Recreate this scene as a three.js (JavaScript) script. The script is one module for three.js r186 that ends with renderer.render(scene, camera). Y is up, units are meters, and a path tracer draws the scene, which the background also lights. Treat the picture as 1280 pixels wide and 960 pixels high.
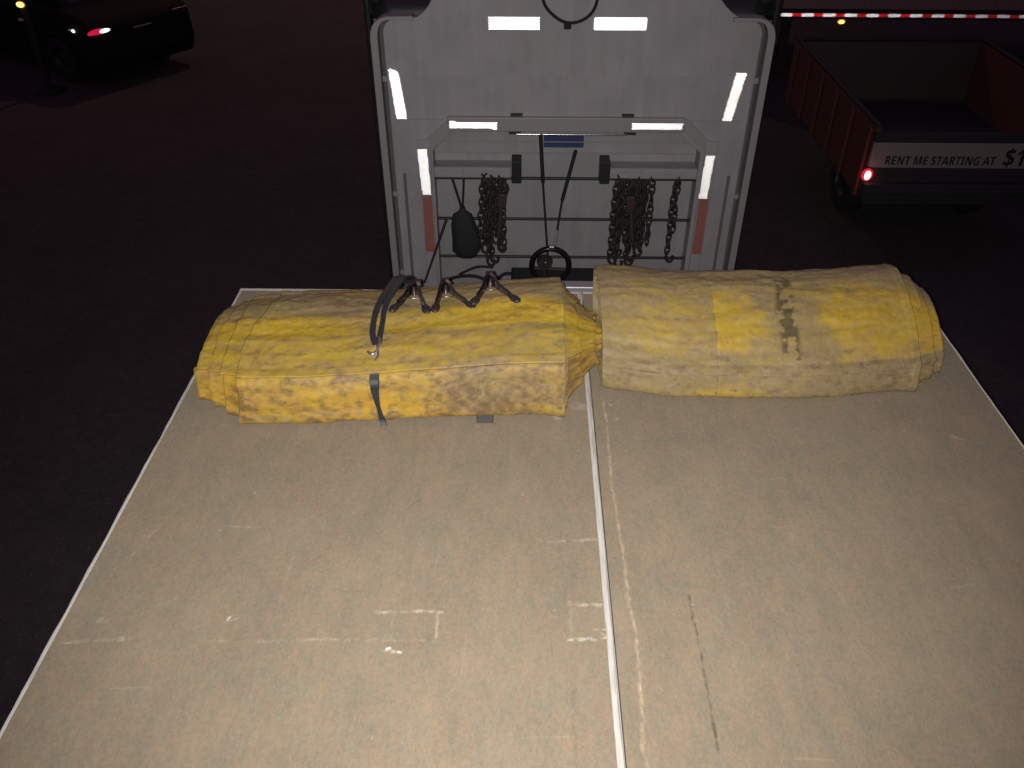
import * as THREE from 'three';
import { mergeGeometries, toCreasedNormals } from 'three/addons/utils/BufferGeometryUtils.js';
import { RoundedBoxGeometry } from 'three/addons/geometries/RoundedBoxGeometry.js';

// ------------------------------------------------------------------ camera, sky, lamps, exposure
const scene = new THREE.Scene();
const EYE = 3.95, TOP = 2.393;                       // height of the camera and of the load's top
const camera = new THREE.PerspectiveCamera(49.134, 4 / 3, 0.02, 900);
camera.rotation.order = 'YXZ';
camera.position.set(0, EYE, 0);
camera.rotation.set(-THREE.MathUtils.degToRad(36.957), THREE.MathUtils.degToRad(1.09), 0);
camera.updateMatrixWorld(true);
scene.add(camera);

const renderer = new THREE.WebGLRenderer({ antialias: true });
renderer.toneMapping = THREE.LinearToneMapping;
renderer.toneMappingExposure = 1;
renderer.shadowMap.enabled = true;

{ // night sky: near black with a dull town glow low down, the same all round
  const w = 64, h = 32, d = new Float32Array(w * h * 4);
  for (let j = 0; j < h; j++) for (let i = 0; i < w; i++) {
    const el = ((j + 0.5) / h - 0.5) * Math.PI, g = Math.exp(-Math.max(el, 0) * 3.2);
    const k = (j * w + i) * 4;
    d[k] = 0.044 + 0.010 * g; d[k + 1] = 0.021 + 0.006 * g; d[k + 2] = 0.050 + 0.001 * g; d[k + 3] = 1;
  }
  const t = new THREE.DataTexture(d, w, h, THREE.RGBAFormat, THREE.FloatType);
  t.mapping = THREE.EquirectangularReflectionMapping; t.magFilter = THREE.LinearFilter; t.needsUpdate = true;
  scene.background = t; scene.environment = t;
}
// the flash of the phone that took the picture, a finger's width beside its lens
const FLASH = new THREE.Vector3(-0.017, EYE + 0.003, 0.003), FLASH_AIM = new THREE.Vector3(-0.07, TOP, -2.15);
const flash = new THREE.SpotLight(new THREE.Color().setRGB(1, 0.97, 0.94), 24, 0, THREE.MathUtils.degToRad(51.5), 1, 2);
flash.position.copy(FLASH); flash.target.position.copy(FLASH_AIM);
flash.castShadow = true; flash.shadow.radius = 0.35; flash.shadow.mapSize.set(2048, 2048);
scene.add(flash, flash.target);

// ------------------------------------------------------------------ helpers
function rng(seed) { let s = seed >>> 0; return () => { s = (s + 0x6D2B79F5) >>> 0; let t = Math.imul(s ^ (s >>> 15), 1 | s); t = (t + Math.imul(t ^ (t >>> 7), 61 | t)) ^ t; return ((t ^ (t >>> 14)) >>> 0) / 4294967296; }; }
function hash(x, y, s) { let h = Math.imul(x, 374761393) + Math.imul(y, 668265263) + Math.imul(s, 1442695041); h = Math.imul(h ^ (h >>> 13), 1274126177); return ((h ^ (h >>> 16)) >>> 0) / 4294967296; }
function noise(x, y, s = 0) {
  const xi = Math.floor(x), yi = Math.floor(y); let fx = x - xi, fy = y - yi;
  fx = fx * fx * (3 - 2 * fx); fy = fy * fy * (3 - 2 * fy);
  const a = hash(xi, yi, s), b = hash(xi + 1, yi, s), c = hash(xi, yi + 1, s), d = hash(xi + 1, yi + 1, s);
  return a + (b - a) * fx + (c - a) * fy + (a - b - c + d) * fx * fy;
}
function fbm(x, y, o = 4, s = 0) { let v = 0, a = 0.5, n = 0; for (let i = 0; i < o; i++) { v += a * noise(x, y, s + i * 17); n += a; x = x * 2.03 + 3.1; y = y * 2.03 + 7.7; a *= 0.5; } return v / n; }
const ridge = (x, y, s) => 1 - Math.abs(2 * fbm(x, y, 3, s) - 1);
const sm = (a, b, x) => { const t = Math.min(1, Math.max(0, (x - a) / (b - a))); return t * t * (3 - 2 * t); };
const mix = (a, b, t) => a + (b - a) * t;
const C = (r, g, b) => new THREE.Color().setRGB(r, g, b);
const toS = v => 255 * (v <= 0.0031308 ? 12.92 * v : 1.055 * Math.pow(v, 1 / 2.4) - 0.055);

const used = {};
function numbered(n) { const k = used[n] = (used[n] ?? -1) + 1; return k ? `${n}_${String(k).padStart(3, '0')}` : n; }
function tag(o, label, category, group) { o.userData = { ...o.userData, label, category }; if (group) o.userData.group = group; return o; }
function thing(name, label, category, pos = [0, 0, 0], turn = 0, group) {
  const o = new THREE.Group(); o.name = numbered(name); o.position.set(...pos); o.rotation.y = turn; scene.add(o);
  return tag(o, label, category, group);
}
function clean(g) { g = g.index ? g.toNonIndexed() : g; for (const k of Object.keys(g.attributes)) if (!['position', 'normal', 'uv'].includes(k)) g.deleteAttribute(k); return g; }
function obj(name, geos, mat, parent) {
  const list = [].concat(geos); const g = list.length > 1 ? mergeGeometries(list.map(clean)) : list[0];
  const m = new THREE.Mesh(g, mat); m.name = parent ? name : numbered(name); m.castShadow = m.receiveShadow = true;
  (parent || scene).add(m); return m;
}
const bx = (x0, x1, y0, y1, z0, z1) => new THREE.BoxGeometry(x1 - x0, y1 - y0, z1 - z0).translate((x0 + x1) / 2, (y0 + y1) / 2, (z0 + z1) / 2);
const rb = (x0, x1, y0, y1, z0, z1, r = 0.006, s = 2) => new RoundedBoxGeometry(x1 - x0, y1 - y0, z1 - z0, s, r).translate((x0 + x1) / 2, (y0 + y1) / 2, (z0 + z1) / 2);
const V = (x, y, z) => new THREE.Vector3(x, y, z);
function tube(pts, r, seg = 40, rad = 8, closed = false) { return new THREE.TubeGeometry(new THREE.CatmullRomCurve3(pts.map(p => V(...p)), closed), seg, r, rad, closed); }
function bar(a, b, r, rad = 10, r2 = r) {
  const A = V(...a), B = V(...b), d = B.clone().sub(A), g = new THREE.CylinderGeometry(r2, r, d.length(), rad);
  g.applyQuaternion(new THREE.Quaternion().setFromUnitVectors(V(0, 1, 0), d.clone().normalize())); return g.translate((A.x + B.x) / 2, (A.y + B.y) / 2, (A.z + B.z) / 2);
}
function pixels(w, h, f) { // f(u, v) -> linear [r, g, b]; v runs upwards
  const d = new Uint8Array(w * h * 4);
  for (let j = 0; j < h; j++) for (let i = 0; i < w; i++) { const c = f((i + 0.5) / w, (j + 0.5) / h), k = (j * w + i) * 4; for (let q = 0; q < 3; q++) d[k + q] = Math.max(0, Math.min(255, toS(Math.max(0, c[q])))); d[k + 3] = 255; }
  const t = new THREE.DataTexture(d, w, h, THREE.RGBAFormat); t.colorSpace = THREE.SRGBColorSpace; t.magFilter = THREE.LinearFilter; t.minFilter = THREE.LinearMipmapLinearFilter; t.generateMipmaps = true; t.wrapS = t.wrapT = THREE.RepeatWrapping; t.needsUpdate = true; return t;
}
function grey(w, h, f) { const t = pixels(w, h, (u, v) => [0, 0, 0]); const d = t.image.data; for (let j = 0; j < h; j++) for (let i = 0; i < w; i++) { const g = Math.max(0, Math.min(255, 255 * f((i + 0.5) / w, (j + 0.5) / h))), k = (j * w + i) * 4; d[k] = d[k + 1] = d[k + 2] = g; } t.colorSpace = THREE.NoColorSpace; return t; }
const std = (color, roughness = 0.7, metalness = 0, extra = {}) => new THREE.MeshStandardMaterial({ color, roughness, metalness, ...extra });

// a sheet of mirror corner cubes, as in reflective tape and lamp reflectors: it sends light back to where it came from
function retro(outline, a) { // outline: polygon [[x, y], ...] in the xy plane, facing +z
  const s2 = Math.SQRT1_2, s6 = 1 / Math.sqrt(6), s3 = 1 / Math.sqrt(3);
  const e = [[0, 2 * s6, s3], [-s2, -s6, s3], [s2, -s6, s3]].map(p => V(...p).multiplyScalar(a));
  const la = e[0].clone().sub(e[1]), lb = e[1].clone().sub(e[2]);
  const xs = outline.map(p => p[0]), ys = outline.map(p => p[1]); const x0 = Math.min(...xs), x1 = Math.max(...xs), y0 = Math.min(...ys), y1 = Math.max(...ys);
  const inside = (x, y) => { let c = false; for (let i = 0, j = outline.length - 1; i < outline.length; j = i++) { const [ax, ay] = outline[i], [bx_, by] = outline[j]; if ((ay > y) !== (by > y) && x < (bx_ - ax) * (y - ay) / (by - ay) + ax) c = !c; } return c; };
  const R = Math.ceil((x1 - x0 + y1 - y0) / a) + 4, pos = [], cx = (x0 + x1) / 2, cy = (y0 + y1) / 2;
  for (let i = -R; i <= R; i++) for (let j = -R; j <= R; j++) {
    const o = V(cx, cy, 0).addScaledVector(la, i).addScaledVector(lb, j); if (o.x < x0 || o.x > x1 || o.y < y0 || o.y > y1 || !inside(o.x, o.y)) continue;
    for (let k = 0; k < 3; k++) { const p = e[k], q = e[(k + 1) % 3], A = o, B = o.clone().add(p), D = o.clone().add(q), E = B.clone().add(q); for (const v of [A, B, E, A, E, D]) pos.push(v.x, v.y, v.z); }
  }
  const g = new THREE.BufferGeometry(); g.setAttribute('position', new THREE.Float32BufferAttribute(pos, 3)); g.setAttribute('uv', new THREE.Float32BufferAttribute(new Float32Array(pos.length / 3 * 2), 2)); g.computeVertexNormals(); return g;
}
const rect = (x0, x1, y0, y1) => [[x0, y0], [x1, y0], [x1, y1], [x0, y1]];
const tapeWhite = std(C(0.96, 0.96, 0.95), 0.24, 1), tapeRed = std(C(0.80, 0.16, 0.13), 0.24, 1), tapeWornRed = std(C(0.36, 0.13, 0.10), 0.8);
const farWhite = std(C(0.96, 0.96, 0.96), 0.17, 1), farRed = std(C(0.86, 0.19, 0.20), 0.2, 1), farAmber = std(C(0.95, 0.62, 0.12), 0.2, 1);

// a lit lamp: coloured lens, bright core, and the small light that they give
function litLamp(parent, name, at, lens, core, size, coreSize, coreOff, power) {
  const l = obj(name, new THREE.SphereGeometry(1, 20, 12).scale(...size).translate(...at), std(lens.clone().multiplyScalar(0.3), 0.4, 0, { emissive: lens, emissiveIntensity: 0.9 }), parent);
  const c = obj('lamp_core', new THREE.SphereGeometry(1, 20, 12).scale(...coreSize).translate(at[0] + coreOff[0], at[1] + coreOff[1], at[2] + coreOff[2]), std(core.clone().multiplyScalar(0.3), 0.4, 0, { emissive: core, emissiveIntensity: 2.2 }), l);
  const p = new THREE.PointLight(lens, power, 0, 2); p.position.set(at[0] + coreOff[0], at[1] + coreOff[1], at[2] + coreOff[2]); p.castShadow = true; l.add(p); return l;
}
// ------------------------------------------------------------------ the setting
const asphaltMap = pixels(512, 512, (u, v) => { const n = fbm(u * 60, v * 60, 3, 5) * 0.5 + fbm(u * 7, v * 7, 3, 9) * 0.5; const s = hash(Math.floor(u * 512), Math.floor(v * 512), 3); const k = 0.044 + 0.045 * (n - 0.35) + (s > 0.97 ? 0.07 : 0); return [k * 1.12, k * 0.98, k * 0.98]; });
asphaltMap.repeat.set(150, 150);
{
  const g = obj('ground', new THREE.PlaneGeometry(600, 600).rotateX(-Math.PI / 2), std(0xffffff, 0.95, 0, { map: asphaltMap })); g.userData = { kind: 'structure', label: 'dark asphalt of the unlit yard around the truck', category: 'ground' };
}
{ // sodium lamp standing beyond the truck, above the frame: it browns the ground on the left
  const t = thing('street_lamp', 'tall sodium street lamp standing in the yard beyond the truck', 'street lamp', [-3.2, 0, -21]);
  const m = std(C(0.12, 0.12, 0.12), 0.5, 0.4);
  obj('pole', new THREE.CylinderGeometry(0.06, 0.11, 9, 12).translate(0, 4.5, 0), m, t);
  obj('arm', tube([[0, 8.95, 0], [0, 9.3, 0.4], [0, 9.4, 1.6]], 0.04), m, t);
  obj('lamp_head', rb(-0.14, 0.14, 9.36, 9.52, 1.5, 2.1, 0.04), m, t);
  obj('lamp_lens', rb(-0.1, 0.1, 9.335, 9.362, 1.58, 2.0, 0.01), std(0x201810, 0.5, 0, { emissive: C(1, 0.55, 0.2), emissiveIntensity: 6 }), t);
  const l = new THREE.SpotLight(C(1, 0.62, 0.27), 34, 0, 1.2, 0.5, 2); l.position.set(0, 9.3, 1.8); l.target.position.set(0, 0, 3.5); l.shadow.radius = 6; l.castShadow = true; t.add(l, l.target);
}

// ------------------------------------------------------------------ flatbed trailer under the load
const steelDark = std(C(0.035, 0.035, 0.038), 0.5, 0.3), rubber = std(C(0.018, 0.018, 0.019), 0.85), alu = std(C(0.42, 0.42, 0.42), 0.45, 0.6);
function wheelGeo(r, w, x, y, z) { // [tyre, rim] with the axle along x
  const tp = [[r * 0.56, -w / 2], [r * 0.62, -w / 2 - 0.008], [r * 0.9, -w / 2], [r * 0.985, -w * 0.36], [r, -w * 0.2], [r, w * 0.2], [r * 0.985, w * 0.36], [r * 0.9, w / 2], [r * 0.62, w / 2 + 0.008], [r * 0.56, w / 2]].map(p => new THREE.Vector2(...p));
  const rp = [[0.001, -w * 0.2], [r * 0.22, -w * 0.24], [r * 0.25, -w * 0.05], [r * 0.5, w * 0.05], [r * 0.52, -w * 0.45], [r * 0.57, -w * 0.5], [r * 0.57, w * 0.5], [r * 0.52, w * 0.45], [r * 0.5, w * 0.12], [r * 0.25, w * 0.2], [r * 0.22, w * 0.38], [0.001, w * 0.38]].map(p => new THREE.Vector2(...p));
  return [tp, rp].map(p => new THREE.LatheGeometry(p, 28).rotateZ(Math.PI / 2).translate(x, y, z));
}
function wheel(parent, r, w, x, y, z, rimMat = alu) { const [a, b] = wheelGeo(r, w, x, y, z); const t = obj('wheel', a, rubber, parent); obj('rim', b, rimMat, t); return t; }
{
  const t = thing('flatbed_trailer', 'long flatbed trailer carrying both board stacks', 'trailer', [0.185, 0, 0]);
  for (let i = 0; i < 9; i++) obj('deck_plank', rb(-1.25 + i * 0.279, -1.25 + i * 0.279 + 0.272, 1.40, 1.45, -2.85, 9.2, 0.004, 1), std(C(0.13 + 0.02 * (i % 3), 0.085 + 0.012 * (i % 3), 0.05), 0.9), t);
  obj('side_rail', [bx(-1.3, -1.255, 1.28, 1.46, -2.87, 9.2), bx(1.255, 1.3, 1.28, 1.46, -2.87, 9.2)], steelDark, t);
  obj('front_rail', bx(-1.3, 1.3, 1.28, 1.46, -2.915, -2.875), steelDark, t);
  obj('frame_beam', [bx(-0.5, -0.38, 0.95, 1.39, -2.8, 9), bx(0.38, 0.5, 0.95, 1.39, -2.8, 9)], steelDark, t);
  obj('front_plate', rb(-0.27, 0.2, 1.47, 2.335, -2.81, -2.76, 0.006), alu, t);
  for (const z of [6.2, 7.5]) { obj('axle', bar([-1, 0.5, z], [1, 0.5, z], 0.06), steelDark, t); for (const x of [-1.1, -0.8, 0.8, 1.1]) wheel(t, 0.5, 0.26, x, 0.5, z); }
  for (const x of [-0.7, 0.7]) obj('landing_leg', [bx(x - 0.06, x + 0.06, 0.06, 1.38, 0.4, 0.52), bx(x - 0.15, x + 0.15, 0.001, 0.06, 0.32, 0.6)], steelDark, t);
}

// ------------------------------------------------------------------ two stacks of gypsum board
function scratchesAndShade(g, W, H, X0, Z0, Z1, list, R) {
  const px = x => (x - X0[0]) / (X0[1] - X0[0]) * W, pz = z => (z - Z0) / (Z1 - Z0) * H;
  for (const [pts, col, w, al, gaps] of list) {
    g.strokeStyle = col; g.lineCap = 'round';
    for (let i = 0; i + 1 < pts.length; i++) {
      const [ax, az] = pts[i], [bx_, bz] = pts[i + 1], n = Math.max(2, Math.ceil(Math.hypot(bx_ - ax, bz - az) / 0.008));
      for (let k = 0; k < n; k++) { if (R() < gaps) continue; const f = k / n, f2 = (k + 1) / n; g.globalAlpha = al * (0.1 + 0.7 * R() * R() + 0.1); g.lineWidth = w * (0.5 + R());
        const jx = (R() - 0.5) * w * 0.8, jz = (R() - 0.5) * w * 0.8; g.beginPath(); g.moveTo(px(mix(ax, bx_, f)) + jx, pz(mix(az, bz, f)) + jz); g.lineTo(px(mix(ax, bx_, f2)) + jx, pz(mix(az, bz, f2)) + jz); g.stroke(); }
    }
  }
  g.globalAlpha = 1;
}
function paperMap(seed, X, marks) { // recycled face paper, x over the sheet's width and z over its length
  const W = 1024, H = 2048, c = document.createElement('canvas'); c.width = W; c.height = H; const g = c.getContext('2d'), im = g.createImageData(W, H), R = rng(seed);
  const low = 256; const A = new Float32Array(low * low), B = new Float32Array(low * low), T = new Float32Array(low * low);
  for (let j = 0; j < low; j++) for (let i = 0; i < low; i++) { A[j * low + i] = fbm(i / 21, j / 9, 4, seed); B[j * low + i] = fbm(i / 6, j / 4, 3, seed + 40); T[j * low + i] = fbm(i / 3.5, j / 30, 3, seed + 80); }
  for (let j = 0; j < H; j++) for (let i = 0; i < W; i++) {
    const li = Math.min(low - 1, i >> 2), lj = Math.min(low - 1, j >> 3), q = lj * low + li;
    const fib = noise(i * 0.9, j * 0.22, seed + 5) - 0.5, gr = hash(i, j, seed) - 0.5, cl = noise(i * 0.25, j * 0.25, seed + 9) - 0.5;
    const k = 1 + 0.16 * (A[q] - 0.5) + 0.12 * (B[q] - 0.5) + 0.07 * (T[q] - 0.5) + 0.09 * fib + 0.20 * gr + 0.16 * cl;
    const h1 = (B[q] - 0.5) * 0.10 + (noise(i * 0.12, j * 0.12, seed + 20) - 0.5) * 0.12 + (noise(i * 0.4, j * 0.4, seed + 21) - 0.5) * 0.10, h2 = (A[(q * 7) % A.length] - 0.5) * 0.02;
    const o = (j * W + i) * 4; let r = 0.272 * k * (1 + h1), gg = 0.220 * k, b = 0.149 * k * (1 + h2 - h1 * 0.5);
    if (gr > 0.4985) { r *= 0.55; gg *= 0.55; b *= 0.6; }
    im.data[o] = toS(r); im.data[o + 1] = toS(gg); im.data[o + 2] = toS(b); im.data[o + 3] = 255;
  }
  g.putImageData(im, 0, 0);
  for (let k = 0; k < 260; k++) { g.globalAlpha = 0.10 + 0.2 * R(); g.fillStyle = R() < 0.5 ? '#d8cdb8' : '#6b5a48'; g.beginPath(); g.ellipse(R() * W, R() * H, 1 + R() * 3, 0.6 + R() * 1.6, R() * 3, 0, 7); g.fill(); }
  for (let k = 0; k < 46; k++) { g.globalAlpha = 0.05 + 0.10 * R(); g.strokeStyle = R() < 0.7 ? '#e2d8c6' : '#57493c'; g.lineWidth = 1 + R() * 1.5; const x = R() * W, y = R() * H, l = 10 + R() * 90, a = R() < 0.6 ? (R() - 0.5) * 0.2 : Math.PI / 2 + (R() - 0.5) * 0.2; g.beginPath(); g.moveTo(x, y); g.lineTo(x + l * Math.cos(a), y + l * 0.6 * Math.sin(a)); g.stroke(); }
  g.globalAlpha = 1;
  scratchesAndShade(g, W, H, X, -2.62, 1.04, marks, R);
  const t = new THREE.CanvasTexture(c); t.colorSpace = THREE.SRGBColorSpace; t.magFilter = THREE.LinearFilter; return t;
}
const paperBump = grey(256, 256, (u, v) => 0.5 + 0.5 * (fbm(u * 40, v * 40, 3, 3) - 0.5) + 0.2 * (hash(Math.floor(u * 256), Math.floor(v * 256), 1) - 0.5)); paperBump.repeat.set(4, 12);
const pale = '#e3dccb', white = '#f6f2e8', dark = '#4a4038', tan = '#c2ab8c';
const leftMarks = [
  [[[-0.30, -1.105], [-0.285, -1.108]], white, 5, 0.95, 0], [[[-0.284, -1.103], [-0.258, -1.099]], white, 5, 0.95, 0],
  [[[-1.0, -1.108], [-0.985, -1.11]], white, 4, 0.8, 0], [[[-0.985, -1.112], [-0.86, -1.122]], pale, 5, 0.35, 0.2], [[[-0.95, -1.17], [-0.93, -1.172]], pale, 6, 0.35, 0.2],
  [[[-0.662, -1.18], [-0.655, -1.19]], white, 3, 0.7, 0], [[[-0.665, -1.172], [-0.64, -1.18]], white, 2, 0.3, 0],
  [[[-0.33, -1.204], [-0.18, -1.208]], pale, 4, 0.45, 0.1], [[[-0.19, -1.205], [-0.19, -1.13]], pale, 5, 0.45, 0.15], [[[-0.19, -1.131], [-0.48, -1.128]], pale, 3, 0.3, 0.3], [[[-0.29, -1.2], [-0.29, -1.13]], pale, 4, 0.2, 0.3],
  [[[0.105, -1.233], [0.187, -1.235]], pale, 4, 0.6, 0.1], [[[0.112, -1.22], [0.112, -1.14]], pale, 8, 0.25, 0.3], [[[0.10, -1.138], [0.19, -1.143]], white, 4, 0.6, 0.1], [[[0.17, -1.16], [0.187, -1.15]], white, 3, 0.5, 0.2], [[[0.15, -1.165], [0.187, -1.168]], white, 2, 0.5, 0.2],
  [[[0.06, -1.424], [0.188, -1.436]], pale, 4, 0.45, 0.15], [[[-0.7, -1.12], [-0.5, -1.125], [-0.42, -1.13]], pale, 4, 0.18, 0.3],
  [[[0.108, -1.10], [0.104, -0.5]], dark, 7, 0.16, 0.35], [[[0.10, -1.9], [0.10, -1.95]], pale, 12, 0.3, 0.1], [[[-0.27, -1.56], [-0.30, -1.53]], dark, 3, 0.35, 0.2], [[[0.06, -1.96], [0.187, -1.955]], pale, 14, 0.22, 0.1],  // the first, long dark mark is a painted line of shadow
  [[[-0.9, -1.5], [-0.95, -1.36], [-0.98, -1.3]], tan, 5, 0.25, 0.3], [[[-0.75, -1.46], [-0.66, -1.46]], pale, 3, 0.25, 0.2], [[[-0.55, -1.9], [-0.56, -0.9]], pale, 3, 0.09, 0.3],
];
const rightMarks = [
  [[[0.236, -2.02], [0.240, -1.85], [0.234, -1.65], [0.240, -1.5], [0.245, -1.32], [0.244, -1.25], [0.252, -1.14], [0.246, -1.0], [0.247, -0.95], [0.238, -0.9], [0.244, -0.84], [0.24, -0.4]], tan, 6, 0.55, 0.08],
  [[[0.236, -2.02], [0.240, -1.85], [0.234, -1.65], [0.240, -1.5], [0.245, -1.32], [0.252, -1.14], [0.247, -0.95]], pale, 3, 0.25, 0.4],
  [[[0.386, -1.30], [0.384, -1.2], [0.388, -1.08], [0.385, -0.9], [0.386, -0.885]], dark, 5, 0.5, 0.3], [[[0.385, -1.24], [0.392, -1.24]], pale, 3, 0.6, 0], [[[0.383, -1.195], [0.395, -1.195]], pale, 2, 0.5, 0],
  [[[0.515, -1.95], [0.51, -1.75], [0.515, -1.6]], pale, 4, 0.14, 0.35], [[[0.66, -1.662], [0.70, -1.662]], pale, 3, 0.3, 0.2], [[[0.25, -1.98], [0.262, -1.97]], pale, 6, 0.5, 0.2], [[[0.262, -1.90], [0.275, -1.905]], pale, 3, 0.4, 0.2],
  [[[0.72, -1.35], [0.75, -1.2], [0.74, -1.0]], pale, 3, 0.10, 0.4], [[[1.0, -1.3], [1.06, -1.31]], pale, 3, 0.25, 0.2], [[[1.22, -1.85], [1.25, -1.83]], pale, 8, 0.25, 0.2], [[[0.46, -1.7], [0.47, -1.2]], pale, 3, 0.10, 0.4],
];
const edgeMap = pixels(64, 1024, (u, v) => { const n = fbm(u * 3, v * 90, 4, 41), d = sm(0.58, 0.70, fbm(u * 2, v * 30, 3, 45)) * 0.5; const k = 0.56 + 0.22 * (n - 0.5); return [mix(k, 0.33, d), mix(k * 0.965, 0.26, d), mix(k * 0.88, 0.18, d)]; });
const edgePaper = std(0xffffff, 0.75, 0, { map: edgeMap });
const boardSide = std(C(0.40, 0.38, 0.34), 0.9);
function boardStack(label, x0, x1, edges, marks, seed) {
  const w = x1 - x0, t = thing('board_stack', label, 'board stack', [(x0 + x1) / 2, 1.45, -0.79]), Z = 1.83;
  const map = paperMap(seed, [x0, x1], marks), top = std(0xffffff, 0.88, 0, { map, bumpMap: paperBump, bumpScale: 0.0008 });
  const s = new THREE.PlaneGeometry(w - edges[0] - edges[1], 2 * Z - 0.008, 24, 72).rotateX(-Math.PI / 2).translate((edges[0] - edges[1]) / 2, 0, 0);
  // the sheet's own uv: whole width, front edge at v = 1
  const p = s.attributes.position, uv = s.attributes.uv;
  for (let i = 0; i < p.count; i++) { uv.setXY(i, (p.getX(i) + w / 2) / w, 1 - (p.getZ(i) + Z) / (2 * Z)); p.setY(i, TOP - 1.45 - 0.0012 * fbm(p.getX(i) * 3 + seed, p.getZ(i) * 2.2, 3, 4)); }
  s.computeVertexNormals();
  const ts = obj('top_sheet', s, top, t);
  obj('sheet_body', bx(-w / 2 + 0.003, w / 2 - 0.003, TOP - 1.45 - 0.025, TOP - 1.45 - 0.003, -Z + 0.003, Z - 0.003), boardSide, ts);
  // folded paper edges, wavering a little along the sheet
  const strip = (xa, wd, lift, sd) => { const g = new RoundedBoxGeometry(wd, 0.022, 2 * Z, 2, Math.min(0.003, wd / 2.2), 1); const g2 = new THREE.BoxGeometry(wd, 0.020, 2 * Z - 0.001, 2, 1, 160).translate(xa + wd / 2, TOP - 1.45 - 0.010 + lift, 0), q = g2.attributes.position;
    for (let i = 0; i < q.count; i++) { const z = q.getZ(i), k = (q.getX(i) - xa) / wd; q.setX(i, q.getX(i) + ((fbm(z * 4, sd, 3, sd) - 0.5) * 0.006 + (fbm(z * 25, sd, 2, sd + 3) - 0.5) * 0.003) * (sd % 2 ? 1 - k : k)); if (q.getY(i) > TOP - 1.45 - 0.01) q.setY(i, q.getY(i) - (Math.abs(k - 0.5) > 0.4 ? 0.002 : 0)); } g2.computeVertexNormals(); return g2; };
  if (edges[0]) obj('edge_strip', strip(-w / 2, edges[0], edges[2] ?? 0.001, seed), edgePaper, t);
  if (edges[1]) obj('edge_strip', strip(w / 2 - edges[1], edges[1], 0.003, seed + 1), edgePaper, t);
  obj('edge_strip', bx(-w / 2 + 0.001, w / 2 - 0.001, TOP - 1.45 - 0.020, TOP - 1.45 + 0.0015, -Z - 0.006, -Z + 0.003), edgePaper, t);
  const R = rng(seed), low = []; for (let k = 0; k < 32; k++) { const y = 0.06 + k * 0.02683, dx = (R() - 0.5) * 0.006, dz = (R() - 0.5) * 0.008; low.push(bx(-w / 2 + 0.003 + dx, w / 2 - 0.003 + dx - 0.004, y, y + 0.0256, -Z + 0.006 + dz, Z - 0.006 + dz)); }
  const l = obj('lower_sheets', low, boardSide, t); l.userData.kind = 'stuff';
  for (const z of [-1.6, -0.55, 0.5, 1.55]) obj('spacer_block', rb(-w / 2 + 0.01, w / 2 - 0.01, 0.001, 0.058, z - 0.05, z + 0.05, 0.003, 1), std(C(0.26, 0.18, 0.1), 0.9), t);
}
boardStack('left stack of tan paper faced boards, with the bolder white edge along the seam', -1.036, 0.2005, [0.008, 0.0145], leftMarks, 11);
boardStack('right stack of tan paper faced boards, with a dashed dark scuff line', 0.2045, 1.402, [0.0, 0.004], rightMarks, 23);

// ------------------------------------------------------------------ rolled yellow tarps
function tarpMap(seed, zone) { // zone(u, t): {dirt, brown, orange, print} biases, as patches of grime on yellow vinyl
  return pixels(1024, 1024, (u, v) => {
    const wx = fbm(u * 9, v * 9, 3, seed) * 0.8, wy = fbm(u * 9 + 5, v * 9, 3, seed + 1) * 0.8;
    const n1 = fbm(u * 3.6 + wx, v * 8 + wy, 4, seed + 2), n2 = fbm(u * 18 + wx * 2, v * 46, 4, seed + 3), n3 = fbm(u * 70, v * 110, 3, seed + 4), n4 = fbm(u * 150, v * 150, 2, seed + 10), st = fbm(u * 4 + 9, v * 70 + wy * 4, 3, seed + 12), cr = ridge(u * 10 + wx * 3, v * 26 + wy * 3, seed + 6), cr2 = ridge(u * 5 + wx * 4, v * 40 + wy * 4, seed + 8);
    const z = zone(u, v, wx, wy);
    const d = sm(0.20, 0.80, n1 * 0.72 + n2 * 0.13 + st * 0.15 + z.dirt * 0.60 + (n3 - 0.5) * 0.26 + (n4 - 0.5) * 0.16), b = sm(0.46, 0.84, n2 * 0.35 + n1 * 0.15 + n3 * 0.5 + z.brown * 0.42 + (n4 - 0.5) * 0.2);
    const o = Math.min(1, Math.max(0, z.orange + (n2 - 0.5)));
    let c = [mix(0.50, 0.48, o), mix(0.335, 0.255, o), mix(0.030, 0.040, o)];
    const dc = [mix(0.20, 0.34, n3 * 0.5 + n2 * 0.5), mix(0.158, 0.255, n3 * 0.5 + n2 * 0.5), mix(0.075, 0.145, n2)];
    for (let q = 0; q < 3; q++) c[q] = mix(c[q], dc[q], Math.min(0.94, d * 0.96));
    const bc = [0.13, 0.082, 0.036]; for (let q = 0; q < 3; q++) c[q] = mix(c[q], bc[q], b * 0.75);
    const w = sm(0.93, 0.985, cr) * 0.4 + sm(0.95, 0.99, cr2) * 0.4; for (let q = 0; q < 3; q++) c[q] = mix(c[q], [0.46, 0.37, 0.18][q], w * (0.3 + z.orange * 0.5));
    if (z.print) for (let q = 0; q < 3; q++) c[q] = mix(c[q], [0.085, 0.07, 0.035][q], z.print * sm(0.40, 0.52, fbm(u * 46, v * 62, 3, seed + 15) * 0.75 + n3 * 0.25) * 0.9);
    return c.map(x => x * (0.84 + 0.32 * n4));
  });
}
const tarpBump = grey(512, 512, (u, v) => 0.5 + 0.6 * (fbm(u * 36, v * 36, 4, 61) - 0.5) + 0.35 * (ridge(u * 14, v * 14, 71) - 0.6)); tarpBump.repeat.set(1.6, 1.6);
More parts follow.
